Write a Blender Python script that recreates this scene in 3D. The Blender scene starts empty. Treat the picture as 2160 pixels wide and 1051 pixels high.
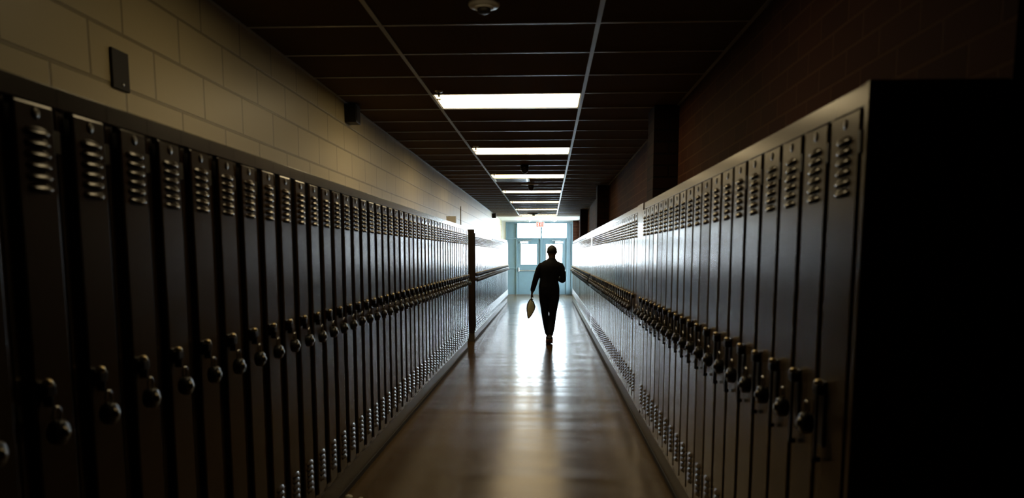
import bpy, bmesh, math, random
from mathutils import Vector, Matrix
random.seed(7)
C = bpy.context.scene.collection
PI = math.pi

# ------------------------------------------------------------------ camera
cam = bpy.data.cameras.new('camera'); camo = bpy.data.objects.new('camera', cam); C.objects.link(camo)
F_PX, PITCH, YAW, PY = 1646.84, .1252, .0459, 744.7
cam.sensor_width = 36; cam.lens = 36 * F_PX / 2160
cam.shift_y = (PY - 525.5) / 2160
camo.location = (0, 0, 1.5); camo.rotation_euler = (PI / 2 - PITCH, 0, YAW)
cam.dof.use_dof = True; cam.dof.focus_distance = 14.5; cam.dof.aperture_fstop = 2.6
cam.clip_start = .05
bpy.context.scene.camera = camo

# ------------------------------------------------------------------ world, exposure
SKY = 32.0
w = bpy.data.worlds.new('overcast_sky'); bpy.context.scene.world = w; w.use_nodes = True
nt = w.node_tree; bg = nt.nodes['Background']
tc = nt.nodes.new('ShaderNodeTexCoord'); sp = nt.nodes.new('ShaderNodeSeparateXYZ'); rp = nt.nodes.new('ShaderNodeValToRGB')
nt.links.new(tc.outputs['Generated'], sp.inputs[0]); nt.links.new(sp.outputs['Z'], rp.inputs[0]); nt.links.new(rp.outputs[0], bg.inputs[0])
rp.color_ramp.elements[0].position = 0.0; rp.color_ramp.elements[0].color = (.80, .92, 1.0, 1)
rp.color_ramp.elements[1].position = .6; rp.color_ramp.elements[1].color = (.56, .80, 1.0, 1)
bg.inputs[1].default_value = SKY
vs = bpy.context.scene.view_settings
vs.view_transform = 'Standard'; vs.look = 'None'; vs.gamma = 1; vs.use_curve_mapping = False; vs.exposure = 0.0
LAMP = 7.6          # radiance of the ceiling diffusers

# ------------------------------------------------------------------ helpers
def mat(name, col, rough=.5, metal=0, spec=.5, emis=None, es=0, noise=None, bump=None, coat=0):
    m = bpy.data.materials.new(name); m.use_nodes = True; n = m.node_tree.nodes; l = m.node_tree.links
    b = n['Principled BSDF']; b.inputs['Base Color'].default_value = (*col, 1)
    b.inputs['Roughness'].default_value = rough; b.inputs['Metallic'].default_value = metal
    b.inputs['Specular IOR Level'].default_value = spec; b.inputs['Coat Weight'].default_value = coat
    if emis: b.inputs['Emission Color'].default_value = (*emis, 1); b.inputs['Emission Strength'].default_value = es
    if noise or bump:
        t = n.new('ShaderNodeTexCoord')
    if noise:
        sc, amt = noise
        x = n.new('ShaderNodeTexNoise'); x.inputs['Scale'].default_value = sc; x.inputs['Detail'].default_value = 5
        r = n.new('ShaderNodeMixRGB'); r.blend_type = 'MIX'
        r.inputs[1].default_value = (*[c * (1 - amt) for c in col], 1); r.inputs[2].default_value = (*[min(1, c * (1 + amt)) for c in col], 1)
        l.new(t.outputs['Object'], x.inputs[0]); l.new(x.outputs[0], r.inputs[0]); l.new(r.outputs[0], b.inputs['Base Color'])
    if bump:
        sc, st, di = bump
        x = n.new('ShaderNodeTexNoise'); x.inputs['Scale'].default_value = sc; x.inputs['Detail'].default_value = 3
        bp = n.new('ShaderNodeBump'); bp.inputs['Strength'].default_value = st; bp.inputs['Distance'].default_value = di
        l.new(t.outputs['Object'], x.inputs[0]); l.new(x.outputs[0], bp.inputs['Height']); l.new(bp.outputs[0], b.inputs['Normal'])
    return m

def brickmat(name, c1, c2, cm, bw, rh, mortar, off, rough, bump, axis='X', zoff=0, grain=40):
    m = bpy.data.materials.new(name); m.use_nodes = True; n = m.node_tree.nodes; l = m.node_tree.links
    b = n['Principled BSDF']; b.inputs['Roughness'].default_value = rough; b.inputs['Specular IOR Level'].default_value = .5 if rough < .5 else .15
    t = n.new('ShaderNodeTexCoord'); s = n.new('ShaderNodeSeparateXYZ'); cb = n.new('ShaderNodeCombineXYZ')
    l.new(t.outputs['Object'], s.inputs[0])
    l.new(s.outputs['Y' if axis == 'X' else 'X'], cb.inputs[0])
    ad = n.new('ShaderNodeMath'); ad.operation = 'ADD'; ad.inputs[1].default_value = zoff
    l.new(s.outputs['Z'], ad.inputs[0]); l.new(ad.outputs[0], cb.inputs[1])
    k = n.new('ShaderNodeTexBrick'); k.inputs['Scale'].default_value = 1; k.inputs['Brick Width'].default_value = bw
    k.inputs['Row Height'].default_value = rh; k.inputs['Mortar Size'].default_value = mortar; k.offset = off
    k.inputs['Mortar Smooth'].default_value = .3
    k.inputs['Color1'].default_value = (*c1, 1); k.inputs['Color2'].default_value = (*c2, 1); k.inputs['Mortar'].default_value = (*cm, 1)
    l.new(cb.outputs[0], k.inputs[0]); l.new(k.outputs['Color'], b.inputs['Base Color'])
    x = n.new('ShaderNodeTexNoise'); x.inputs['Scale'].default_value = grain; x.inputs['Detail'].default_value = 4; l.new(t.outputs['Object'], x.inputs[0])
    mx = n.new('ShaderNodeMath'); mx.operation = 'MULTIPLY_ADD'; mx.inputs[1].default_value = .12
    iv = n.new('ShaderNodeMath'); iv.operation = 'SUBTRACT'; iv.inputs[0].default_value = 1; l.new(k.outputs['Fac'], iv.inputs[1])
    l.new(x.outputs[0], mx.inputs[0]); l.new(iv.outputs[0], mx.inputs[2])
    bp = n.new('ShaderNodeBump'); bp.inputs['Strength'].default_value = bump; bp.inputs['Distance'].default_value = .006
    l.new(mx.outputs[0], bp.inputs['Height']); l.new(bp.outputs[0], b.inputs['Normal'])
    return m

class MB:
    def __init__(s): s.bm = bmesh.new(); s.mi = 0
    def _tag(s, fs):
        for f in fs: f.material_index = s.mi
    def box(s, x0, x1, y0, y1, z0, z1, bev=0):
        b = bmesh.new(); vs_ = [b.verts.new((x, y, z)) for x in (x0, x1) for y in (y0, y1) for z in (z0, z1)]
        for q in ((0, 1, 3, 2), (4, 6, 7, 5), (0, 4, 5, 1), (2, 3, 7, 6), (0, 2, 6, 4), (1, 5, 7, 3)): b.faces.new([vs_[i] for i in q])
        if bev: bmesh.ops.bevel(b, geom=b.edges[:], offset=bev, segments=2, affect='EDGES', profile=.5)
        s.merge(b); return s
    def merge(s, b, M=None):
        vm = {}
        for v in b.verts: vm[v] = s.bm.verts.new(M @ v.co if M else v.co)
        for f in b.faces:
            try: g = s.bm.faces.new([vm[v] for v in f.verts]); g.material_index = s.mi; g.smooth = f.smooth
            except ValueError: pass
        b.free()
    def cyl(s, p0, p1, r0, r1=None, n=16, smooth=True):
        return s.loft([(Vector(p0), r0, r0), (Vector(p1), r0 if r1 is None else r1, r0 if r1 is None else r1)], n, smooth=smooth)
    def loft(s, rings, n=16, smooth=True, side=None, caps=True):
        P = [r[0] for r in rings]; vr = []
        for i, (p, ra, rb) in enumerate(rings):
            t = (P[min(i + 1, len(P) - 1)] - P[max(i - 1, 0)]).normalized()
            sd = Vector(side) if side else (Vector((1, 0, 0)) if abs(t.x) < .8 else Vector((0, 1, 0)))
            u = (sd - t * sd.dot(t)).normalized(); v = t.cross(u)
            vr.append([s.bm.verts.new(p + u * ra * math.cos(a) + v * rb * math.sin(a)) for a in [2 * PI * k / n for k in range(n)]])
        for a, b in zip(vr, vr[1:]):
            for k in range(n):
                f = s.bm.faces.new((a[k], a[(k + 1) % n], b[(k + 1) % n], b[k])); f.smooth = smooth; f.material_index = s.mi
        if caps:
            for q in (vr[0][::-1], vr[-1]): f = s.bm.faces.new(q); f.material_index = s.mi
        return s
    def lathe(s, c, prof, n=24, axis='z'):
        c = Vector(c); vr = []
        for r, h in prof:
            ring = []
            for k in range(n):
                a = 2 * PI * k / n; x, y = r * math.cos(a), r * math.sin(a)
                ring.append(s.bm.verts.new(c + (Vector((x, y, h)) if axis == 'z' else Vector((x, h, y)) if axis == 'y' else Vector((h, x, y)))))
            vr.append(ring)
        for a, b in zip(vr, vr[1:]):
            for k in range(n):
                f = s.bm.faces.new((a[k], a[(k + 1) % n], b[(k + 1) % n], b[k])); f.smooth = True; f.material_index = s.mi
        for q in (vr[0], vr[-1]): f = s.bm.faces.new(q); f.material_index = s.mi
        return s
    def ell(s, c, rx, ry, rz, n=20, M=None):
        b = bmesh.new(); bmesh.ops.create_uvsphere(b, u_segments=n, v_segments=n // 2, radius=1)
        for v in b.verts:
            co = Vector((v.co.x * rx, v.co.y * ry, v.co.z * rz))
            v.co = (M @ co if M else co) + Vector(c)
        for f in b.faces: f.smooth = True
        s.merge(b); return s
    def mesh(s, name, mats):
        bmesh.ops.recalc_face_normals(s.bm, faces=s.bm.faces[:])
        me = bpy.data.meshes.new(name); s.bm.to_mesh(me); s.bm.free()
        for m in (mats if isinstance(mats, (list, tuple)) else [mats]): me.materials.append(m)
        return me

def ob(name, me, parent=None, loc=(0, 0, 0), rz=0):
    o = bpy.data.objects.new(name, me); C.objects.link(o); o.location = loc; o.rotation_euler = (0, 0, rz)
    if parent: o.parent = parent
    return o
def tag(o, label, cat, group=None, kind=None):
    if label: o['label'] = label
    if cat: o['category'] = cat
    if group: o['group'] = group
    if kind: o['kind'] = kind
    return o
def struct(name, mb, m, label=None, parent=None):
    o = ob(name, mb.mesh(name, m), parent)
    if not parent: o['kind'] = 'structure'
    if label: o['label'] = label
    return o

# ------------------------------------------------------------------ materials
M = {}
M['floor'] = mat('waxed_vinyl', (.10, .06, .026), .2)
def floor_nodes(m):
    n = m.node_tree.nodes; l = m.node_tree.links; b = n['Principled BSDF']
    t = n.new('ShaderNodeTexCoord')
    v = n.new('ShaderNodeTexNoise'); v.inputs['Scale'].default_value = 55; v.inputs['Detail'].default_value = 6
    c = n.new('ShaderNodeValToRGB'); c.color_ramp.elements[0].position = .3; c.color_ramp.elements[1].position = .75
    c.color_ramp.elements[0].color = (.066, .036, .009, 1); c.color_ramp.elements[1].color = (.100, .057, .015, 1)
    l.new(t.outputs['Object'], v.inputs[0]); l.new(v.outputs[0], c.inputs[0]); l.new(c.outputs[0], b.inputs['Base Color'])
    # slow unevenness of the waxed floor, stretched across the corridor
    mp = n.new('ShaderNodeMapping'); mp.inputs['Scale'].default_value = (.35, 2.1, 1); l.new(t.outputs['Object'], mp.inputs[0])
    w1 = n.new('ShaderNodeTexNoise'); w1.inputs['Scale'].default_value = 1.0; w1.inputs['Detail'].default_value = 1.5; l.new(mp.outputs[0], w1.inputs[0])
    bp = n.new('ShaderNodeBump'); bp.inputs['Strength'].default_value = .45; bp.inputs['Distance'].default_value = .02; b.inputs['Specular IOR Level'].default_value = .38; b.inputs['Specular Tint'].default_value = (1, .80, .50, 1)
    l.new(w1.outputs[0], bp.inputs['Height']); l.new(bp.outputs[0], b.inputs['Normal'])
    w2 = n.new('ShaderNodeTexNoise'); w2.inputs['Scale'].default_value = 2.2; w2.inputs['Detail'].default_value = 4; l.new(mp.outputs[0], w2.inputs[0])
    mr = n.new('ShaderNodeMapRange'); mr.inputs['To Min'].default_value = .13; mr.inputs['To Max'].default_value = .30; l.new(w2.outputs[0], mr.inputs[0])
    l.new(mr.outputs[0], b.inputs['Roughness'])
floor_nodes(M['floor'])
M['block'] = brickmat('painted_block', (.52, .445, .26), (.49, .415, .24), (.27, .22, .12), .50, .2135, .008, .5, .42, .8, zoff=-.0395 + .2135)
M['brick'] = brickmat('red_brick', (.060, .020, .010), (.042, .014, .007), (.085, .040, .020), .30, .1017, .007, .5, .85, .6, zoff=.064)
M['brick_y'] = brickmat('red_brick_return', (.060, .020, .010), (.042, .014, .007), (.085, .040, .020), .30, .1017, .007, .5, .85, .6, axis='Y', zoff=.064)
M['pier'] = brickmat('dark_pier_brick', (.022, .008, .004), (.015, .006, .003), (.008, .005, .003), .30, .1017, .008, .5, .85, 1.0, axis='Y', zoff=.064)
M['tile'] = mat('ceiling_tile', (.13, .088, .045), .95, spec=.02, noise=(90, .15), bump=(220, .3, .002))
M['tbar'] = mat('ceiling_bar_paint', (.42, .44, .46), .32)
M['plaster'] = mat('lobby_plaster', (.75, .74, .70), .7)
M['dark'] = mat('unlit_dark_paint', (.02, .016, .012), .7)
M['plinth'] = mat('terrazzo_plinth', (.11, .095, .08), .4, noise=(60, .3))
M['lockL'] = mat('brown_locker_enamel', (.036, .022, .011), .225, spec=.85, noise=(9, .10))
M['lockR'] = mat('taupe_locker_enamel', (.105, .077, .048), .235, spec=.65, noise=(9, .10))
M['inner_shade'] = mat('locker_inner_shade', (.01, .008, .006), .8)  # near-black colour painted in for the darkness inside locker openings
M['hingeM'] = mat('dark_hinge_steel', (.02, .017, .014), .5, .3)
M['handle'] = mat('dark_bronze_handle', (.035, .028, .02), .35, .8)
M['brass'] = mat('worn_brass', (.55, .45, .26), .28, 1)
M['lockblk'] = mat('black_padlock_case', (.015, .015, .016), .35)
M['chrome'] = mat('padlock_steel', (.6, .6, .58), .22, 1)
M['dialm'] = mat('dark_padlock_dial', (.10, .085, .06), .3, 1)
M['teal'] = mat('teal_door_paint', (.100, .165, .195), .42, noise=(6, .12))
M['white'] = mat('white_enamel', (.8, .8, .78), .4)
M['steel'] = mat('brushed_steel', (.62, .64, .66), .3, 1)
M['diff'] = mat('lamp_diffuser', (.8, .78, .72), .5, emis=(1, .77, .42), es=LAMP)
M['diff_dim'] = mat('lamp_diffuser_dim', (.8, .78, .72), .5, emis=(1, .77, .42), es=LAMP * .42)
M['red'] = mat('exit_letter', (.35, .02, .005), .8, spec=.1, emis=(1, .13, .02), es=.75)
M['exitb'] = mat('exit_sign_face', (.70, .69, .66), .6)
M['dome'] = mat('smoked_dome', (.02, .014, .01), .12)
M['skin'] = mat('dark_skin', (.06, .03, .018), .5)
M['hairM'] = mat('short_black_hair', (.008, .007, .007), .7)
M['jacket'] = mat('black_jacket_cloth', (.008, .008, .011), .85, spec=.15, bump=(14, .4, .01))
M['trouser'] = mat('black_trouser_cloth', (.007, .007, .012), .85, spec=.15, bump=(12, .4, .01))
M['shoe'] = mat('black_shoe', (.012, .010, .010), .5)
M['shoetrim'] = mat('grey_shoe_trim', (.30, .16, .12), .5)
M['bagrim'] = mat('black_bag_trim', (.012, .012, .016), .6)
M['bagpale'] = mat('pale_yellow_cloth', (.62, .62, .42), .7, noise=(25, .3))
M['paper'] = mat('white_paper', (.8, .78, .7), .8)
M['concrete'] = mat('outdoor_concrete', (.5, .5, .48), .9, noise=(3, .1))
def glass():
    m = bpy.data.materials.new('window_glass'); m.use_nodes = True; n = m.node_tree.nodes; l = m.node_tree.links
    n.remove(n['Principled BSDF']); t = n.new('ShaderNodeBsdfTransparent'); g = n.new('ShaderNodeBsdfGlossy'); g.inputs['Roughness'].default_value = .02
    x = n.new('ShaderNodeMixShader'); x.inputs[0].default_value = .06
    l.new(t.outputs[0], x.inputs[1]); l.new(g.outputs[0], x.inputs[2]); l.new(x.outputs[0], n['Material Output'].inputs[0]); return m
M['glass'] = glass()

# ------------------------------------------------------------------ dimensions
XL, XR = -1.741, 1.131          # block wall, brick wall
FL, FR = -1.27, .794            # locker fronts
ZC = 2.79                       # grid ceiling
YB, YE, YG = -3.0, 29.5, 26.33  # back wall, door wall, end of the grid ceiling
W, BASE, TOP = .2286, .15, 1.925
L1 = (2.703 - 6 * W, 48); L2 = (13.47, 48)
R1 = (2.06, 20); R2 = (7.035, 31); R3 = (14.60, 47)
ROW0, RD = 6.498, .6396
GX = (-.956, .2725)

# ------------------------------------------------------------------ setting
struct('floor', MB().box(XL - .15, XR + 3, YB, YE, -.1, 0), M['floor'])
struct('wall_left', MB().box(XL - .15, XL, YB, YE + .2, 0, 3.1), M['block'])
wr = MB()
wr.box(XR, XR + .12, 2.03, 25.75, 0, 3.1); wr.box(XR, XR + .12, 29.22, YE + .2, 0, 3.1)
wr.box(XR, XR + .12, 25.75, 29.22, 0, .25); wr.box(XR, XR + .12, 25.75, 29.22, 2.70, 3.1)
struct('wall_right', wr, M['brick'])
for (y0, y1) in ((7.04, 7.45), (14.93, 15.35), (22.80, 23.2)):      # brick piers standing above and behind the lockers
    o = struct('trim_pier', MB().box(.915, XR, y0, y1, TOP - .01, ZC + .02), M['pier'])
o = None
struct('wall_back', MB().box(XL - .15, XR + 3, YB - .15, YB, 0, 3.1), M['dark'])
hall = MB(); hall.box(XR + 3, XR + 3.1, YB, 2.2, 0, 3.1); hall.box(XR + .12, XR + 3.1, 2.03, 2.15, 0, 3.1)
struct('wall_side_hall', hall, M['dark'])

# suspended ceiling: tiles laid in the grid, cells left open for lamps and the grille
lamp_rows = [-5, 0, 5, 10, 15, 20, 25, 30]
cols = [(XL, GX[0]), (GX[0], GX[1]), (GX[1], XR + 3.0)]
ce = MB(); n0 = -15; nE = 31
vent_row = 11; g = .004
for r in range(n0, nE):
    y0 = ROW0 + r * RD; y1 = y0 + RD
    for ci, (a, b) in enumerate(cols):
        if ci == 1 and r in lamp_rows: continue
        if ci == 1 and r == vent_row: a = GX[0] + .6142
        if ci == 2 and y0 > 1.8: b = XR
        ce.box(a, b, y0, y1, ZC, ZC + .016)
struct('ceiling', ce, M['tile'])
deck = MB().box(XL - .15, XR + 3.1, YB - .15, YE + .2, 3.02, 3.12)
struct('ceiling_deck', deck, M['dark'])
tb = MB()
for x in GX: tb.box(x - .013, x + .013, ROW0 + n0 * RD, ROW0 + nE * RD, ZC - .006, ZC - .0005)
tb.box(XL, XL + .022, ROW0 + n0 * RD, ROW0 + nE * RD, ZC - .005, ZC - .0005)
tb.box(XR - .022, XR, 2.03, ROW0 + nE * RD, ZC - .005, ZC - .0005)
for r in range(n0, nE + 1):
    y = ROW0 + r * RD
    for a, b in ((XL + .022, GX[0] - .013), (GX[0] + .013, GX[1] - .013), (GX[1] + .013, XR - .022 if y > 1.9 else XR + 3)):
        tb.box(a, b, y - .012, y + .012, ZC - .005, ZC - .0005)
tb.box(GX[0] + .603, GX[0] + .627, ROW0 + vent_row * RD + .012, ROW0 + (vent_row + 1) * RD - .012, ZC - .005, ZC - .0005)
struct('trim_ceiling_grid', tb, M['tbar'])
struct('ceiling_lobby', MB().box(XL, XR, YG, YE, ZC - .03, ZC + .02), M['plaster'])

# door wall of teal panels, two doors and a transom
fr = MB()
def fb(x0, x1, z0, z1, y0=29.44, y1=29.62, bev=.004): fr.box(x0, x1, y0, y1, z0, z1, bev)
ZT = 2.715
fb(-1.59, -1.535, 0, ZT - .003); fb(.865, .915, 0, ZT - .003); fb(-1.59, .915, 2.655, ZT, 29.435)
fb(-1.20, -1.145, 0, 2.66); fb(.676, .735, 0, 2.66)
fb(-1.54, .87, 2.07, 2.125, 29.445, 29.615); fb(-.30, -.215, 0, 2.07); fb(-.294, -.230, 2.12, 2.66)
fb(-1.54, -1.195, .975, 1.02, 29.445); fb(.73, .87, .975, 1.02, 29.445)
for a, b in ((-1.15, -1.125), (-.32, -.295), (-.22, -.195), (.655, .68)): fr.box(a, b, 29.54, 29.60, 0, 2.075)
fr.box(-1.15, .68, 29.541, 29.60, 2.05, 2.075)
frame = struct('trim_door_frame', fr, M['teal'])
pn = MB()
for a, b in ((-1.535, -1.20), (.735, .865)):
    for z0, z1 in ((0.01, .975), (1.02, 2.07), (2.125, 2.655)): pn.box(a, b, 29.50, 29.54, z0, z1)
struct('infill_panel', pn, M['teal'], parent=frame)
endw = MB(); endw.box(XL, -1.59, YE, YE + .2, 0, 3.0); endw.box(-1.59, .915, YE, YE + .2, ZT, 3.0)
struct('wall_end', endw, M['plaster'])
struct('wall_end_pier', MB().box(.915, XR, YE - .02, YE + .2, 0, 3.0), M['brick_y'])
struct('window_1', MB().box(-1.145, -.285, 29.53, 29.536, 2.125, 2.655), M['glass'])
struct('window_2', MB().box(-.238, .676, 29.53, 29.536, 2.125, 2.655), M['glass'])
w3 = MB()
for y0, y1 in ((25.75, 25.80), (27.46, 27.51), (29.17, 29.22)): w3.box(XR + .03, XR + .09, y0, y1, .25, 2.70)
w3.box(XR + .03, XR + .09, 25.80, 29.17, .25, .30); w3.box(XR + .03, XR + .09, 25.80, 29.17, 2.65, 2.70)
w3o = struct('window_3', w3, M['white'])
struct('pane', MB().box(XR + .055, XR + .061, 25.8, 29.17, .3, 2.65), M['glass'], parent=w3o)

def door(name, x0, x1, wx0, wx1, cx0, cx1, hinge_right, lab):
    d = MB(); Z0, Z1 = .012, 2.066; wz0, wz1 = 1.135, 1.885
    d.box(x0, wx0, 29.49, 29.535, Z0, Z1, .003); d.box(wx1, x1, 29.49, 29.535, Z0, Z1, .003)
    d.box(wx0, wx1, 29.49, 29.535, Z0, wz0); d.box(wx0, wx1, 29.49, 29.535, wz1, Z1)
    o = struct(name, d, M['teal'], lab)
    st = MB()
    for a, b, c, e_ in ((wx0 - .02, wx1 + .02, wz1, wz1 + .02), (wx0 - .02, wx1 + .02, wz0 - .02, wz0), (wx0 - .02, wx0, wz0, wz1), (wx1, wx1 + .02, wz0, wz1)):
        st.box(a, b, 29.48, 29.49, c, e_)
    struct('glazing_bead', st, M['teal'], parent=o)
    struct('pane', MB().box(wx0, wx1, 29.51, 29.516, wz0, wz1), M['glass'], parent=o)
    pb = MB(); hx = x1 - .03 if hinge_right else x0 + .03
    pb.box(x0 + .035, x1 - .035, 29.41, 29.435, .89, .925, .006)
    for hx in (x0 + .045, x1 - .045):
        pb.box(hx - .018, hx + .018, 29.40, 29.49, .87, 1.02 if hx == x0 + .045 else .95, .006)
    struct('push_bar', pb, M['steel'], parent=o)
    cl = MB(); cl.box(cx0, cx1, 29.41, 29.49, 1.915, 2.00, .008); 
    co = struct('door_closer', cl, M['white'], parent=o)
    ar = MB(); ar.box(cx0 + .10, cx1 + .12 if not hinge_right else cx1 - .1, 29.42, 29.44, 2.012, 2.026)
    if hinge_right: ar.box(cx0 - .12, cx0 + .1, 29.42, 29.44, 2.012, 2.026)
    ar.cyl((cx0 + .12, 29.44, 2.00), (cx0 + .12, 29.44, 2.02), .012, n=10)
    struct('closer_arm', ar, M['steel'], parent=co)
    kp = MB().box(x0 + .03, x1 - .03, 29.484, 29.4895, .03, .86)
    struct('kick_plate', kp, M['teal'], parent=o)
door('door_1', -1.142, -.303, -1.017, -.429, -1.053, -.751, False, 'left leaf of the teal double exit door, in full view beside the person')
door('door_2', -.212, .673, -.075, .52, .258, .559, True, 'right leaf of the teal double exit door, mostly behind the person')
struct('trim_threshold', MB().box(-1.59, .915, 29.36, 29.62, 0, .012), M['plinth'])
struct('ground', MB().box(-14, 18, 29.7, 60, -.12, -.02).box(1.4, 18, 12, 29.7, -.12, -.02), M['concrete'])
# locker plinths
bl = MB(); bl.box(XL, FL + .0, L1[0], L1[0] + L1[1] * W, 0, BASE, .004); bl.box(XL, FL, L2[0], L2[0] + L2[1] * W, 0, BASE, .004)
struct('baseboard_left', bl, M['plinth'])
struct('baseboard_right', MB().box(FR, XR, 2.03, R3[0] + R3[1] * W + .03, 0, BASE, .004), M['plinth'])
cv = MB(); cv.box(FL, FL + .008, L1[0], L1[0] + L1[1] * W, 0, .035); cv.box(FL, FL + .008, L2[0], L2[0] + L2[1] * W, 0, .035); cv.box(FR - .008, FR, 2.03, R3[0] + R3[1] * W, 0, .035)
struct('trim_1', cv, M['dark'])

# daylight portals set in the window openings
def portal(x, y, z, sx, sy, rot):
    l = bpy.data.lights.new('window_portal', 'AREA'); l.shape = 'RECTANGLE'; l.size = sx; l.size_y = sy; l.cycles.is_portal = True
    o = bpy.data.objects.new('window_portal', l); C.objects.link(o); o.location = (x, y, z); o.rotation_euler = rot
portal(-.72, 29.66, 1.51, .60, .76, (-PI / 2, 0, 0)); portal(.22, 29.66, 1.51, .61, .76, (-PI / 2, 0, 0))
portal(-.23, 29.66, 2.39, 1.85, .54, (-PI / 2, 0, 0)); portal(XR + .14, 27.48, 1.475, 2.36, 3.4, (0, PI / 2, 0))

# ------------------------------------------------------------------ lockers
H_ = TOP - BASE
def locker_meshes(mt, hz, tail):
    hw = W / 2; D_ = .33 if tail else .45; st = .015 if tail else .038; ry = .0005 if tail else .003
    b = MB()
    b.box(-hw, -hw + .002, 0, D_, 0, H_); b.box(hw - .002, hw, 0, D_, 0, H_)
    b.box(-hw, hw, D_ - .002, D_, 0, H_); b.box(-hw, hw, 0, D_, H_ - .002, H_)
    b.box(-hw + .0004, -hw + st, ry, .012, 0, H_ - .052, .0012); b.box(hw - st, hw - .0004, ry, .012, 0, H_ - .052, .0012)
    b.box(-hw + .0006, hw - .0006, 0 if tail else -.006, .012, H_ - .052, H_, .0012); b.box(-hw + st, hw - st, 0, .012, 0, .03)
    b.mi = 1; b.box(-hw + .003, hw - .003, .016, .02, .01, H_ - .01)  # dark sheet standing in for the shaded locker interior
    body = b.mesh('locker_body', [mt, M['inner_shade']])
    d = MB(); x0, x1 = -hw + st + .0025, hw - st - .0025; z0, z1 = .034, H_ - .057
    d.box(x0, x1, -.006, .008, z0, z1, .003 if tail else .0065)
    # folded stiffening edges
    def louver(zc):
        lw, lh, pr, nu, nv = .10, .022, .013, 10, 4; xs = .004; g_ = []
        for j in range(nv + 1):
            v = j / nv; row = []
            for i in range(nu + 1):
                u = i / nu; e_ = max(0, math.sin(PI * u)) ** .45
                row.append(d.bm.verts.new((xs - lw / 2 + lw * u, -.006 - pr * e_ * math.sin(v * PI / 2), zc + lh / 2 * e_ - lh * e_ * v * .95)))
            g_.append(row)
        for j in range(nv):
            for i in range(nu):
                try: f = d.bm.faces.new((g_[j][i], g_[j][i + 1], g_[j + 1][i + 1], g_[j + 1][i])); f.smooth = True; f.material_index = 0
                except ValueError: pass
        low = [d.bm.verts.new((v.co.x, -.0064, v.co.z - .002)) for v in g_[-1]]
        for i in range(nu):
            f = d.bm.faces.new((g_[-1][i], g_[-1][i + 1], low[i + 1], low[i])); f.material_index = 1  # hood underside coloured dark as painted shade
        d.mi = 1; d.box(xs - lw * .42, xs + lw * .42, -.0066, -.0058, zc - lh / 2 - .003, zc - lh / 2 + .004); d.mi = 0  # dark strip painted as the slot's inner shade, nothing is cut
    for k in range(6):
        louver(1.80 - BASE - k * .027); louver(.41 - BASE - k * .029)
    me = MB.mesh(d, 'locker_door', [mt, M['inner_shade']])
    n = MB(); n.lathe((.004, -.0062, 1.843 - BASE), [(.001, -.002), (.013, -.002), (.015, 0)], 16, 'y')
    pl = n.mesh('number_plate', M['handle'])
    hg = MB()
    hg.box(hw - st - .006, hw - .001, -.008, .004, -.028, .028, .001)
    hinge = hg.mesh('hinge', M['hingeM'])
    h = MB(); hx = -.052; z = hz - BASE
    h.box(hx - .020, hx + .020, -.012, -.004, z - (.17 if tail else .03), z + .02, .003)          # backing plate
    h.box(hx - .020, hx + .020, -.034, -.010, z - .020, z + .012, .006)          # latch housing
    if tail: h.box(hx - .010, hx + .010, -.030, -.022, z - (.215 if tail else .15), z - .01, .003)  # lift lever
    if tail: h.box(hx - .010, hx + .010, -.030, -.010, z - (.215 if tail else .15), z - (.200 if tail else .135), .003)
    if not tail: h.box(hx - .004, hx + .004, -.034, -.010, z - .045, z - .01, .002)
    h.mi = 1; h.ell((hx, -.024, z + .014), .015, .012, .012, 14)
    hd = h.mesh('handle', [M['handle'], M['brass']])
    return body, me, pl, hinge, hd
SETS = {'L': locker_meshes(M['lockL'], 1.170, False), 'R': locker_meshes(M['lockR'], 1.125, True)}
def pad_meshes():
    c = MB(); c.lathe((0, -.052, -.032), [(.001, -.016), (.025, -.016), (.031, -.010), (.031, .011), (.027, .016), (.001, .016)], 20, 'y')
    body = c.mesh('padlock_body', M['lockblk'])
    s = MB(); s.loft([(Vector((.016 * math.cos(a), -.052, .0 + .024 * math.sin(a) + .008 - (.014 if i in (0, 8) else 0))), .0036, .0036) for i, a in enumerate([PI * k / 8 for k in range(9)])], 8, side=(0, 1, 0))
    sh = s.mesh('shackle', M['chrome'])
    d = MB(); d.lathe((0, -.068, -.032), [(.001, -.009), (.009, -.009), (.011, -.003), (.017, -.0005), (.017, .003)], 18, 'y')
    di = d.mesh('dial', M['dialm'])
    return body, sh, di
PADS = pad_meshes()

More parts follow.
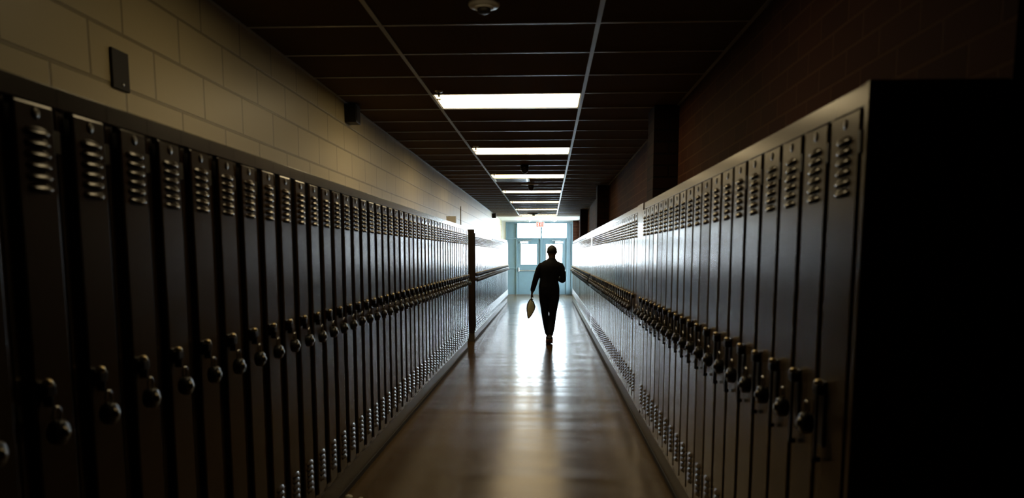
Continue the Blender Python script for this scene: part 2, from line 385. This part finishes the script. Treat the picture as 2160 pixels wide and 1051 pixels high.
ORD = ['first', 'second', 'third', 'fourth', 'fifth', 'sixth', 'seventh', 'eighth', 'ninth', 'tenth', 'eleventh', 'twelfth', 'thirteenth', 'fourteenth', 'fifteenth', 'sixteenth']
def where(i, n, near, far, k=12):
    if i < k: return (ORD[i] + ' from ' + near) if i else ('next to ' + near)
    if n - 1 - i < k: return (ORD[n - 1 - i] + ' from ' + far) if n - 1 - i else ('next to ' + far)
    return None
def lay_row(side, y_start, n, bank, near, far):
    body, dm, pl, hg, hd = SETS[side]
    X = FL if side == 'L' else FR; rz = PI / 2 if side == 'L' else -PI / 2; sg = 1 if side == 'L' else -1
    colr = 'dark brown' if side == 'L' else 'taupe'
    hz = 1.170 if side == 'L' else 1.125
    for i in range(n):
        y = y_start + (i + .5) * W
        r = ob('locker', body, None, (X, y, BASE), rz)
        wh = where(i, n, near, far)
        lab = f'{colr} metal locker in {bank}, {wh}' if wh else f'{colr} metal locker in the middle stretch of {bank}'
        tag(r, lab, 'locker', 'lockers in ' + bank)
        d = ob('door', dm, r, (0, 0, 0), math.radians(random.uniform(-.7, .7))); 
        d.location.y = (-.012 if side == 'L' else -.0005) - random.random() * .0015
        ob('number_plate', pl, d); hdl = ob('handle', hd, d); ob('hinge', hg, r, (0, 0, 1.785 - BASE)); ob('hinge', hg, r, (0, 0, .36 - BASE))
        p = ob('padlock', PADS[0], None, (X, y + sg * -.052 + random.uniform(-.002, .002), hz - .058), rz)
        if sg < 0: p.location.y = y + .052
        p.location.x = X + sg * .004; p.location.z = hz - .062 - (.01 if side == 'R' else .012) + random.uniform(-.003, .003)
        plab = f'black dial padlock in {bank}, {wh}' if wh else f'black dial padlock in the middle stretch of {bank}'
        tag(p, plab, 'padlock', 'padlocks in ' + bank)
        ob('shackle', PADS[1], p); ob('dial', PADS[2], p)
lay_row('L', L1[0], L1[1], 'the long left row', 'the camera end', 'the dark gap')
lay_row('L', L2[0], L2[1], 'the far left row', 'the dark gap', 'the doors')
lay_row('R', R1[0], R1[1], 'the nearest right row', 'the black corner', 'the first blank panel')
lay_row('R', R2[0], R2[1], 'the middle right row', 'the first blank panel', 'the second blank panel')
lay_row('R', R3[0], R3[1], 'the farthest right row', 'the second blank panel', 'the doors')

def panel(x0, x1, y0, y1, m, lab, nm='blank_panel'):
    p = MB(); p.box(x0, x1, y0, y1, 0, TOP + .004 - BASE, .003)
    o = ob(nm, p.mesh(nm, m)); o.location = (0, 0, BASE); tag(o, lab, 'panel'); return o
a1 = R1[0] + R1[1] * W; a2 = R2[0] + R2[1] * W
panel(FR - .006, FR + .012, a1 + .002, R2[0] - .002, M['lockR'], 'wide blank taupe filler panel between nearest and second right locker rows', 'filler_panel')
panel(FR - .006, FR + .012, a2 + .002, R3[0] - .002, M['lockR'], 'narrower-looking blank taupe filler panel before the farthest right locker row', 'filler_panel')
panel(FR - .004, XR - .002, R1[0] - .03, R1[0] - .002, M['lockR'], 'pale upright end panel closing the nearest right lockers at the black corner', 'end_panel')
panel(FR - .004, XR - .002, R3[0] + R3[1] * W + .002, R3[0] + R3[1] * W + .022, M['lockR'], 'end panel closing the farthest right lockers beside the doors', 'end_panel')
for yy, lb in ((L1[0] + L1[1] * W + .001, 'dark end panel where the long left locker row stops at the gap'), (L2[0] - .020, 'dark brown end panel facing the camera beyond the gap in left lockers'), (L2[0] + L2[1] * W + .001, 'end panel closing the left lockers near the exit doors')):
    panel(XL + .002, FL + .004, yy, yy + .019, M['lockL'], lb, 'end_panel')

# ------------------------------------------------------------------ ceiling fittings
PLC = ['overhead', 'nearest', 'second', 'third', 'fourth', 'fifth', 'sixth', 'farthest']
for q, r in enumerate(lamp_rows):
    y0 = ROW0 + r * RD; y1 = y0 + RD; xa, xb = GX[0] + .013, GX[1] - .013; ya, yb = y0 + .012, y1 - .012
    t = ob('ceiling_light', None, None, ((xa + xb) / 2, (y0 + y1) / 2, ZC)); cx, cy = (xa + xb) / 2, (y0 + y1) / 2
    tag(t, f'lit rectangular ceiling light, {PLC[q]} of seven ahead of the camera' if q else 'lit rectangular ceiling light above the camera, out of the frame', 'ceiling light', 'ceiling lights down the corridor')
    hx, hy = (xb - xa) / 2, (yb - ya) / 2
    f = MB(); f.box(-hx, hx, -hy, hy, .085, .09); f.box(-hx, -hx + .01, -hy, hy, 0, .085); f.box(hx - .01, hx, -hy, hy, 0, .085)
    f.box(-hx + .01, hx - .01, -hy, -hy + .01, 0, .085); f.box(-hx + .01, hx - .01, hy - .01, hy, 0, .085)
    ob('housing', f.mesh('housing', M['white']), t)
    ob('diffuser', MB().box(-hx + .011, hx - .011, -hy + .011, hy - .011, .001, .007).mesh('diffuser', M['diff'] if q else M['diff_dim']), t)
    if not q: continue
    # sprinkler beside the lamp
    s = ob('sprinkler', None, None, (-.875, y0 - .115, ZC))
    tag(s, f'small pendant sprinkler head beside the {PLC[q]} ceiling light', 'sprinkler', 'sprinklers beside the ceiling lights')
    ob('escutcheon', MB().lathe((0, 0, 0), [(.001, -.012), (.020, -.012), (.035, -.001), (.035, 0)], 20).mesh('escutcheon', M['steel']), s)
    k = MB(); k.cyl((0, 0, -.045), (0, 0, -.01), .008, n=10); k.cyl((-.012, 0, -.062), (-.012, 0, -.03), .0025, n=6); k.cyl((.012, 0, -.062), (.012, 0, -.03), .0025, n=6)
    k.lathe((0, 0, -.065), [(.001, -.002), (.017, -.002), (.017, .002), (.001, .002)], 14)
    ob('sprinkler_head', k.mesh('sprinkler_head', M['handle']), s)

v = ob('air_grille', None, None, (GX[0] + .307, ROW0 + (vent_row + .5) * RD, ZC)); tag(v, 'square grey air grille set in the ceiling behind the third light', 'vent')
f = MB(); a = .292; b_ = RD / 2 - .014
f.box(-a, a, -b_, -b_ + .03, -.004, .02); f.box(-a, a, b_ - .03, b_, -.004, .02); f.box(-a, -a + .03, -b_ + .03, b_ - .03, -.004, .02); f.box(a - .03, a, -b_ + .03, b_ - .03, -.004, .02)
f.box(-a, a, -b_, b_, .06, .064)
ob('frame', f.mesh('frame', M['steel']), v)
sl = MB()
for k in range(11): sl.box(-a + .03, a - .03, -b_ + .05 + k * .048, -b_ + .075 + k * .048, .0, .004)
ob('slats', sl.mesh('slats', M['tbar']), v)

sd = ob('smoke_detector', None, None, (-.338, 4.21, ZC)); tag(sd, 'round white smoke detector on the ceiling nearest the camera', 'smoke detector')
ob('base', MB().lathe((0, 0, 0), [(.001, 0), (.082, 0), (.082, -.012), (.074, -.022), (.001, -.022)], 36).mesh('base', M['white']), sd)
k = MB(); k.lathe((0, 0, 0), [(.001, -.022), (.036, -.022), (.033, -.048), (.022, -.054), (.001, -.055)], 24)
ob('sensor_head', k.mesh('sensor_head', M['hingeM']), sd)
k = MB(); k.lathe((0, 0, 0), [(.038, -.0222), (.050, -.023), (.050, -.028), (.038, -.031)], 30)
ob('ring', k.mesh('ring', M['white']), sd)

dc = ob('dome_camera', None, None, (-.345, 11.55, ZC)); tag(dc, 'dark half-round dome camera hanging under the ceiling before the third light', 'security camera')
ob('housing', MB().lathe((0, 0, 0), [(.001, 0), (.058, 0), (.060, -.05), (.058, -.06), (.001, -.06)], 28).mesh('housing', M['handle']), dc)
ob('dome', MB().lathe((0, 0, -.06), [(.056 * math.cos(t_), -.062 * math.sin(t_)) for t_ in [0, .3, .6, .9, 1.2, 1.45, 1.56]], 28).mesh('dome', M['dome']), dc)
dc = ob('dome_camera', None, None, (-.342, 14.70, ZC)); tag(dc, 'dark ball camera under a wide white ceiling disc before the fourth light', 'security camera')
ob('mounting_disc', MB().lathe((0, 0, 0), [(.001, 0), (.157, 0), (.157, -.008), (.09, -.016), (.001, -.016)], 36).mesh('mounting_disc', M['white']), dc)
ob('dome', MB().lathe((.02, 0, -.016), [(.055, 0), (.056, -.03), (.052, -.055), (.038, -.08), (.02, -.095), (.001, -.1)], 28).mesh('dome', M['dome']), dc)
dk = ob('ceiling_detector', None, None, (-.46, 24.75, ZC)); tag(dk, 'flat black disc with a small head on the ceiling before the farthest light', 'ceiling fitting')
ob('disc', MB().lathe((0, 0, 0), [(.001, 0), (.19, 0), (.19, -.02), (.11, -.05), (.001, -.05)], 28).mesh('disc', M['hingeM']), dk)
ob('sensor_head', MB().lathe((0, 0, -.05), [(.05, 0), (.045, -.03), (.001, -.035)], 20).mesh('sensor_head', M['hingeM']), dk)

# exit sign and two white lamp heads over the doors
es = ob('exit_sign', None, None, (-.287, 28.0, 2.46)); tag(es, 'white exit sign with orange-red letters hanging in front of the doors', 'sign')
ob('sign_box', MB().box(-.145, .145, 0, .05, 0, .20, .008).mesh('sign_box', M['exitb']), es)
ob('stem', MB().box(-.06, .06, .005, .045, .2, .30, .003).mesh('stem', M['white']), es)
lt = MB()
def stroke(x0, z0, x1, z1, wd=.020):
    d_ = Vector((x1 - x0, 0, z1 - z0)); L_ = d_.length; a_ = math.atan2(z1 - z0, x1 - x0)
    b = bmesh.new(); bmesh.ops.create_cube(b, size=1)
    Mx = Matrix.Translation(((x0 + x1) / 2, -.003, (z0 + z1) / 2)) @ Matrix.Rotation(-a_, 4, 'Y') @ Matrix.Diagonal((L_, .006, wd, 1))
    lt.merge(b, Mx)
zb, zt = .03, .17; x = -.115; lw = .042
stroke(x, zb, x, zt); stroke(x - .008, zt - .008, x + lw, zt - .008); stroke(x - .008, zb + .008, x + lw, zb + .008); stroke(x, (zb + zt) / 2, x + lw * .85, (zb + zt) / 2)
x = -.045; stroke(x, zb, x + .05, zt, .018); stroke(x, zt, x + .05, zb, .018)
x = .037; stroke(x, zb, x, zt)
x = .092; stroke(x, zb, x, zt); stroke(x - .03, zt - .008, x + .03, zt - .008)
ob('lettering', lt.mesh('lettering', M['red']), es)
for xx, lb in ((-.71, 'small white lamp head on the lobby ceiling left of the exit sign'), (.21, 'small white lamp head on the lobby ceiling right of the exit sign')):
    o = ob('emergency_lamp', None, None, (xx, 28.9, ZC - .03)); tag(o, lb, 'lamp', 'emergency lamps either side of the exit sign')
    ob('base', MB().lathe((0, 0, 0), [(.001, 0), (.10, 0), (.10, -.03), (.085, -.045), (.001, -.045)], 24).mesh('base', M['white']), o)
    ob('lens', MB().lathe((0, 0, -.045), [(.05, 0), (.045, -.02), (.025, -.032), (.001, -.035)], 20).mesh('lens', M['exitb']), o)

# wall fittings
def wallbox(nm, y, z, sy, sz, dp, m, lab, cat, m2=None):
    o = ob(nm, None, None, (XL, y, z)); tag(o, lab, cat)
    ob('casing', MB().box(0, dp, -sy / 2, sy / 2, -sz / 2, sz / 2, min(.004, dp / 4)).mesh('casing', m), o)
    return o
o = wallbox('wall_speaker', 6.86, 2.70, .16, .155, .10, M['hingeM'], 'small dark box high on the pale block wall, nearer of two', 'wall box')
ob('grille', MB().box(.10, .104, -.06, .06, -.06, .06).mesh('grille', M['handle']), o)
o = wallbox('wall_speaker', 24.5, 2.70, .16, .14, .12, M['hingeM'], 'small dark box high on the block wall beside the bright lobby', 'wall box')
ob('grille', MB().box(.12, .124, -.06, .06, -.055, .055).mesh('grille', M['handle']), o)
o = wallbox('wall_plate', 3.20, 2.24, .125, .155, .012, M['dark'], 'dark rectangular metal plate on the block wall above near left lockers', 'wall plate')
ob('screw', MB().lathe((.012, .01, -.055), [(.006, 0), (.006, .002), (.001, .003)], 10, 'x').mesh('screw', M['steel']), o)
o = ob('white_box', None, None, (-1.345, 10.9, TOP)); tag(o, 'small white box lying on top of the long left lockers', 'box')
ob('carton', MB().box(-.066, .066, 0, .10, 0, .10, .003).mesh('carton', M['white']), o)
ob('lid', MB().box(-.068, .068, -.002, .102, .085, .103, .002).mesh('lid', M['white']), o)
o = ob('conduit', MB().cyl((XL + .006, 15.65, 1.9), (XL + .006, 15.65, 2.45), .006, n=10).mesh('conduit', M['block'])); tag(o, 'thin vertical pipe on the pale block wall above the left lockers', 'pipe')

# paper scraps on the floor, at the foot of the left lockers
def scrap(x, y, s_, lab):
    b = bmesh.new(); bmesh.ops.create_icosphere(b, subdivisions=3, radius=s_)
    rr = random.Random(int(x * 1000))
    for v_ in b.verts:
        v_.co *= 1 + rr.uniform(-.22, .22); v_.co.z *= .6
    z0 = min(v_.co.z for v_ in b.verts)
    for v_ in b.verts: v_.co.z -= z0
    m_ = MB(); m_.merge(b); o = ob('paper_scrap', m_.mesh('paper_scrap', M['paper']), None, (x, y, 0)); tag(o, lab, 'litter', 'paper scraps by the left plinth')
scrap(-1.222, 4.63, .020, 'larger crumpled white paper scrap on the floor by the left plinth')
scrap(-1.145, 4.62, .012, 'smaller crumpled white paper scrap, the one farther from the left plinth')

# ------------------------------------------------------------------ the walking person, seen from behind
PX, PYY = .03, 13.2
def remesh(o, v, sm=6):
    r = o.modifiers.new('r', 'REMESH'); r.mode = 'VOXEL'; r.voxel_size = v; r.use_smooth_shade = True
    s = o.modifiers.new('s', 'SMOOTH'); s.iterations = sm; s.factor = .5
V = Vector
def L(*a): return [(V(p[:3]), p[3], p[4] if len(p) > 4 else p[3]) for p in a]
bd = MB(); SX = (1, 0, 0)
# head and neck
Mh = Matrix.Rotation(.18, 3, 'X') @ Matrix.Rotation(-.06, 3, 'Y')
bd.ell((.033, .055, 1.560), .082, .096, .094, 24)
bd.ell((.033, .055, 1.520), .074, .085, .072, 24)                               # skull
bd.ell((.033, .085, 1.505), .064, .070, .074, 20)                               # jaw
bd.ell((.033, .128, 1.455 + .005), .022, .020, .016, 12)                        # chin
bd.loft(L((.033, .152, 1.555, .007), (.033, .170, 1.520, .013), (.033, .158, 1.508, .011)), 10)   # nose
bd.ell((.033, .146, 1.487), .022, .008, .009, 12)                               # lips
for s_ in (-1, 1):
    bd.ell((.033 + s_ * .083, .062, 1.543), .009, .015, .021, 12)                # ears
    bd.ell((.033 + s_ * .028, .140, 1.560), .013, .008, .009, 10)                # eyelids
bd.loft(L((.035, .0, 1.36, .064, .058), (.036, .012, 1.42, .056, .056), (.034, .035, 1.49, .060, .060), (.033, .05, 1.53, .05, .06)), 18)
# trunk
bd.loft(L((-.01, .0, .84, .12, .09), (-.01, .0, .92, .155, .105), (-.008, .0, 1.02, .135, .095), (.005, .0, 1.15, .145, .10), (.018, .0, 1.28, .155, .100), (.024, .0, 1.345, .125, .085), (.03, .0, 1.40, .07, .06)), 24, side=SX)
# left arm (image left), hanging, holding the bag
bd.loft(L((-.095, 0, 1.325, .042), (-.152, -.005, 1.275, .040), (-.205, -.015, 1.18, .042), (-.235, -.02, 1.09, .038), (-.264, .0, 1.0, .036), (-.290, .02, .895, .026), (-.297, .025, .865, .024)), 16)
# right arm, elbow bent with the forearm forward
bd.loft(L((.125, 0, 1.325, .042), (.182, -.01, 1.28, .040), (.222, -.03, 1.19, .042), (.232, -.04, 1.10, .040), (.215, .03, 1.075, .038), (.18, .14, 1.085, .031), (.155, .215, 1.10, .026)), 16)
def hand(bm_, w_, pd, nd, sd_, curl, fl=1.0):
    """palm from wrist w_ along pd, nd = back-of-hand normal, sd_ = thumb side"""
    pd, nd, sd_ = V(pd).normalized(), V(nd).normalized(), V(sd_).normalized()
    bm_.loft([(w_, .022, .017), (w_ + pd * .03, .034, .016), (w_ + pd * .07, .041, .015), (w_ + pd * .09, .040, .013)], 14, side=sd_)
    for i, (off, ln) in enumerate(((.030, .072), (.010, .080), (-.010, .075), (-.030, .058))):
        p = w_ + pd * .088 + sd_ * off; d_ = pd.copy(); pts = [(p - pd * .015, .0095, .0095)]
        for seg in (.42, .32, .26):
            pts.append((p.copy(), .0092, .0092)); p = p + d_ * ln * seg * fl
            d_ = (Matrix.Rotation(curl * (1 + .1 * i), 3, sd_) @ d_).normalized()
        pts.append((p, .0075, .0075)); bm_.loft(pts, 8)
    q = w_ + pd * .03 + sd_ * .026; t1 = (sd_ * .7 + pd * .7 - nd * .25).normalized(); t2 = (sd_ * .15 + pd * .9 - nd * .5).normalized()
    bm_.loft([(q - t1 * .01, .012, .012), (q + t1 * .03, .0115, .0115), (q + t1 * .03 + t2 * .028, .010, .010), (q + t1 * .03 + t2 * .048, .008, .008)], 8)
hand(bd, V((-.297, .025, .868)), (-.14, .03, -1), (-1, 0, .14), (.0, 1, .03), -1.05)
hand(bd, V((.155, .215, 1.10)), (-.45, .85, .18), (.8, .4, .2), (-.1, -.2, 1), .75)
# legs: right rear with heel lifted, left leg forward
bd.loft(L((.070, .0, .90, .085), (.072, .0, .75, .075), (.060, .01, .60, .062), (.048, .025, .48, .052), (.040, -.02, .39, .050), (.022, -.09, .27, .042), (.005, -.165, .145, .032), (.003, -.175, .12, .033)), 18)
bd.loft(L((.003, -.185, .125, .032, .036), (.0, -.12, .075, .036, .032), (-.002, -.05, .034, .040, .022), (-.004, .03, .022, .034, .014)), 14)
bd.loft(L((-.085, .0, .90, .085), (-.085, .05, .75, .075), (-.078, .11, .60, .062), (-.070, .16, .49, .052), (-.058, .20, .38, .050), (-.038, .27, .24, .040), (-.022, .33, .11, .032), (-.020, .335, .085, .032)), 18)
bd.loft(L((-.020, .30, .05, .032, .036), (-.018, .37, .055, .036, .034), (-.014, .45, .034, .040, .022), (-.012, .53, .028, .032, .014)), 14)
person = ob('person', bd.mesh('person', M['skin']), None, (PX, PYY, 0)); remesh(person, .0065, 3)
tag(person, 'person in dark clothes walking away towards the doors, right elbow bent, bag in left hand', 'person')
hr = MB(); hr.ell((.033, .054, 1.562), .0855, .100, .0975, 28)
hair = ob('hair', hr.mesh('hair', M['hairM']), person)
for v_ in hair.data.vertices:
    if v_.co.y > .10 and v_.co.z < 1.60: v_.co.y = .10
    if v_.co.z < 1.53: v_.co.x = .033 + (v_.co.x - .033) * .93; v_.co.y = .054 + (v_.co.y - .054) * .93
jk = MB()
jk.loft(L((-.012, .0, .945, .176, .125), (-.012, .0, .975, .174, .122), (-.010, .0, 1.04, .158, .118), (-.006, .0, 1.12, .152, .118), (.012, -.005, 1.24, .182, .128), (.016, -.005, 1.305, .176, .122), (.024, .0, 1.355, .150, .105), (.030, .003, 1.385, .118, .088), (.032, .006, 1.412, .086, .075), (.034, .012, 1.44, .064, .066)), 28, side=SX)
jk.loft(L((-.09, 0, 1.345, .055), (-.135, -.003, 1.322, .058), (-.172, -.008, 1.27, .058), (-.200, -.012, 1.20, .055), (-.234, -.02, 1.10, .050), (-.262, .0, 1.00, .047), (-.286, .018, .92, .041), (-.292, .024, .885, .037)), 16)
jk.loft(L((.125, 0, 1.345, .055), (.166, -.004, 1.325, .058), (.198, -.012, 1.275, .057), (.212, -.028, 1.20, .053), (.224, -.045, 1.10, .050), (.214, .02, 1.07, .048), (.178, .13, 1.082, .043), (.158, .195, 1.095, .037)), 16)
jk.ell((.224, -.035, 1.085), .050, .056, .050)
jacket = ob('jacket', jk.mesh('jacket', M['jacket']), person); remesh(jacket, .009, 8)
tr = MB()
tr.loft(L((-.01, .0, .995, .168, .112), (-.01, .0, .93, .175, .118), (-.01, .0, .86, .17, .115), (-.01, .01, .80, .13, .09)), 24, side=SX)
tr.loft(L((.068, .0, .90, .098), (.070, .0, .75, .090), (.060, .01, .62, .076), (.052, .03, .48, .062), (.044, -.02, .385, .060), (.028, -.09, .27, .057), (.010, -.155, .175, .053), (.006, -.165, .160, .046)), 18)
tr.loft(L((-.088, .0, .90, .098), (-.086, .05, .75, .090), (-.080, .11, .62, .076), (-.075, .16, .49, .062), (-.062, .20, .38, .060), (-.042, .26, .25, .057), (-.026, .315, .15, .050), (-.024, .325, .125, .044)), 18)
trousers = ob('trousers', tr.mesh('trousers', M['trouser']), person); remesh(trousers, .009, 3)
def shoe(parts, sole, lab_trim):
    s = MB()
    for p in parts: s.loft(L(*p), 16, side=SX)
    o = ob('shoe', s.mesh('shoe', M['shoe']), person); remesh(o, .006, 3)
    t = MB().loft(L(*sole), 14, side=SX); ob('sole', t.mesh('sole', M['shoetrim']), o)
shoe([((.004, -.225, .135, .040, .030), (.003, -.195, .115, .056, .044), (.0, -.13, .080, .060, .042), (-.002, -.06, .044, .062, .030), (-.004, .02, .030, .052, .022), (-.005, .055, .024, .028, .014))],
     ((.004, -.222, .098, .040, .012), (.002, -.17, .064, .054, .012), (-.001, -.10, .028, .060, .012), (-.003, -.03, .013, .062, .011), (-.005, .05, .013, .034, .010)), 1)
shoe([((-.022, .285, .055, .030, .036), (-.022, .32, .060, .042, .046), (-.018, .39, .056, .046, .040), (-.015, .47, .038, .050, .026), (-.012, .55, .028, .030, .014))],
     ((-.022, .283, .013, .030, .011), (-.020, .34, .012, .042, .011), (-.016, .44, .012, .050, .011), (-.012, .545, .013, .034, .010)), 1)

# bag held in the left hand: pale side panel inside a dark edge
bgO = ob('hand_bag', None, None, (PX - .315, PYY + .03, .745)); tag(bgO, 'small dark-edged bag with pale yellow side hanging from the person\'s left hand', 'bag')
outl = [(.0, .0), (.045, -.045), (.068, -.12), (.055, -.18), (.01, -.26), (-.040, -.322), (-.055, -.315), (-.062, -.24), (-.072, -.15), (-.058, -.07), (-.025, -.01)]
def pouch(scale, th, cx=-.003, cz=-.15):
    m_ = MB(); P = [V((cx + (x_ - cx) * scale, 0, cz + (z_ - cz) * scale)) for x_, z_ in outl]; c_ = V((cx, 0, cz))
    rings = []
    for k in range(7):
        t_ = -1 + 2 * k / 6; f_ = math.sqrt(max(0.0, 1 - t_ * t_)) ** .6 if abs(t_) < 1 else .25
        rings.append([m_.bm.verts.new(c_ + (p - c_) * max(.3, f_) + V((0, t_ * th, 0))) for p in P])
    for a_, b2 in zip(rings, rings[1:]):
        for i in range(len(P)):
            f2 = m_.bm.faces.new((a_[i], a_[(i + 1) % len(P)], b2[(i + 1) % len(P)], b2[i])); f2.smooth = True
    m_.bm.faces.new(rings[0]); m_.bm.faces.new(rings[-1]); return m_
pb = ob('pouch', pouch(.99, .034).mesh('pouch', M['bagpale']), bgO)
rm = MB(); PP = [V((x_, 0, z_)) for x_, z_ in outl]; PP.append(PP[0])
rm.loft([(p, .008, .024) for p in PP], 8, side=(0, 1, 0) if False else None)
ob('edge_binding', rm.mesh('edge_binding', M['bagrim']), bgO)
st_ = MB(); st_.loft(L((.0, 0, -.02, .005), (.004, -.02, .04, .005), (.008, .0, .075, .005), (.006, .02, .04, .005), (.002, 0, -.02, .005)), 8)
ob('carry_loop', st_.mesh('carry_loop', M['bagrim']), bgO)
ob('drawstring', MB().loft(L((-.055, -.02, -.06, .002), (-.085, -.03, -.11, .002), (-.09, -.03, -.17, .002)), 6).mesh('drawstring', M['bagrim']), bgO)
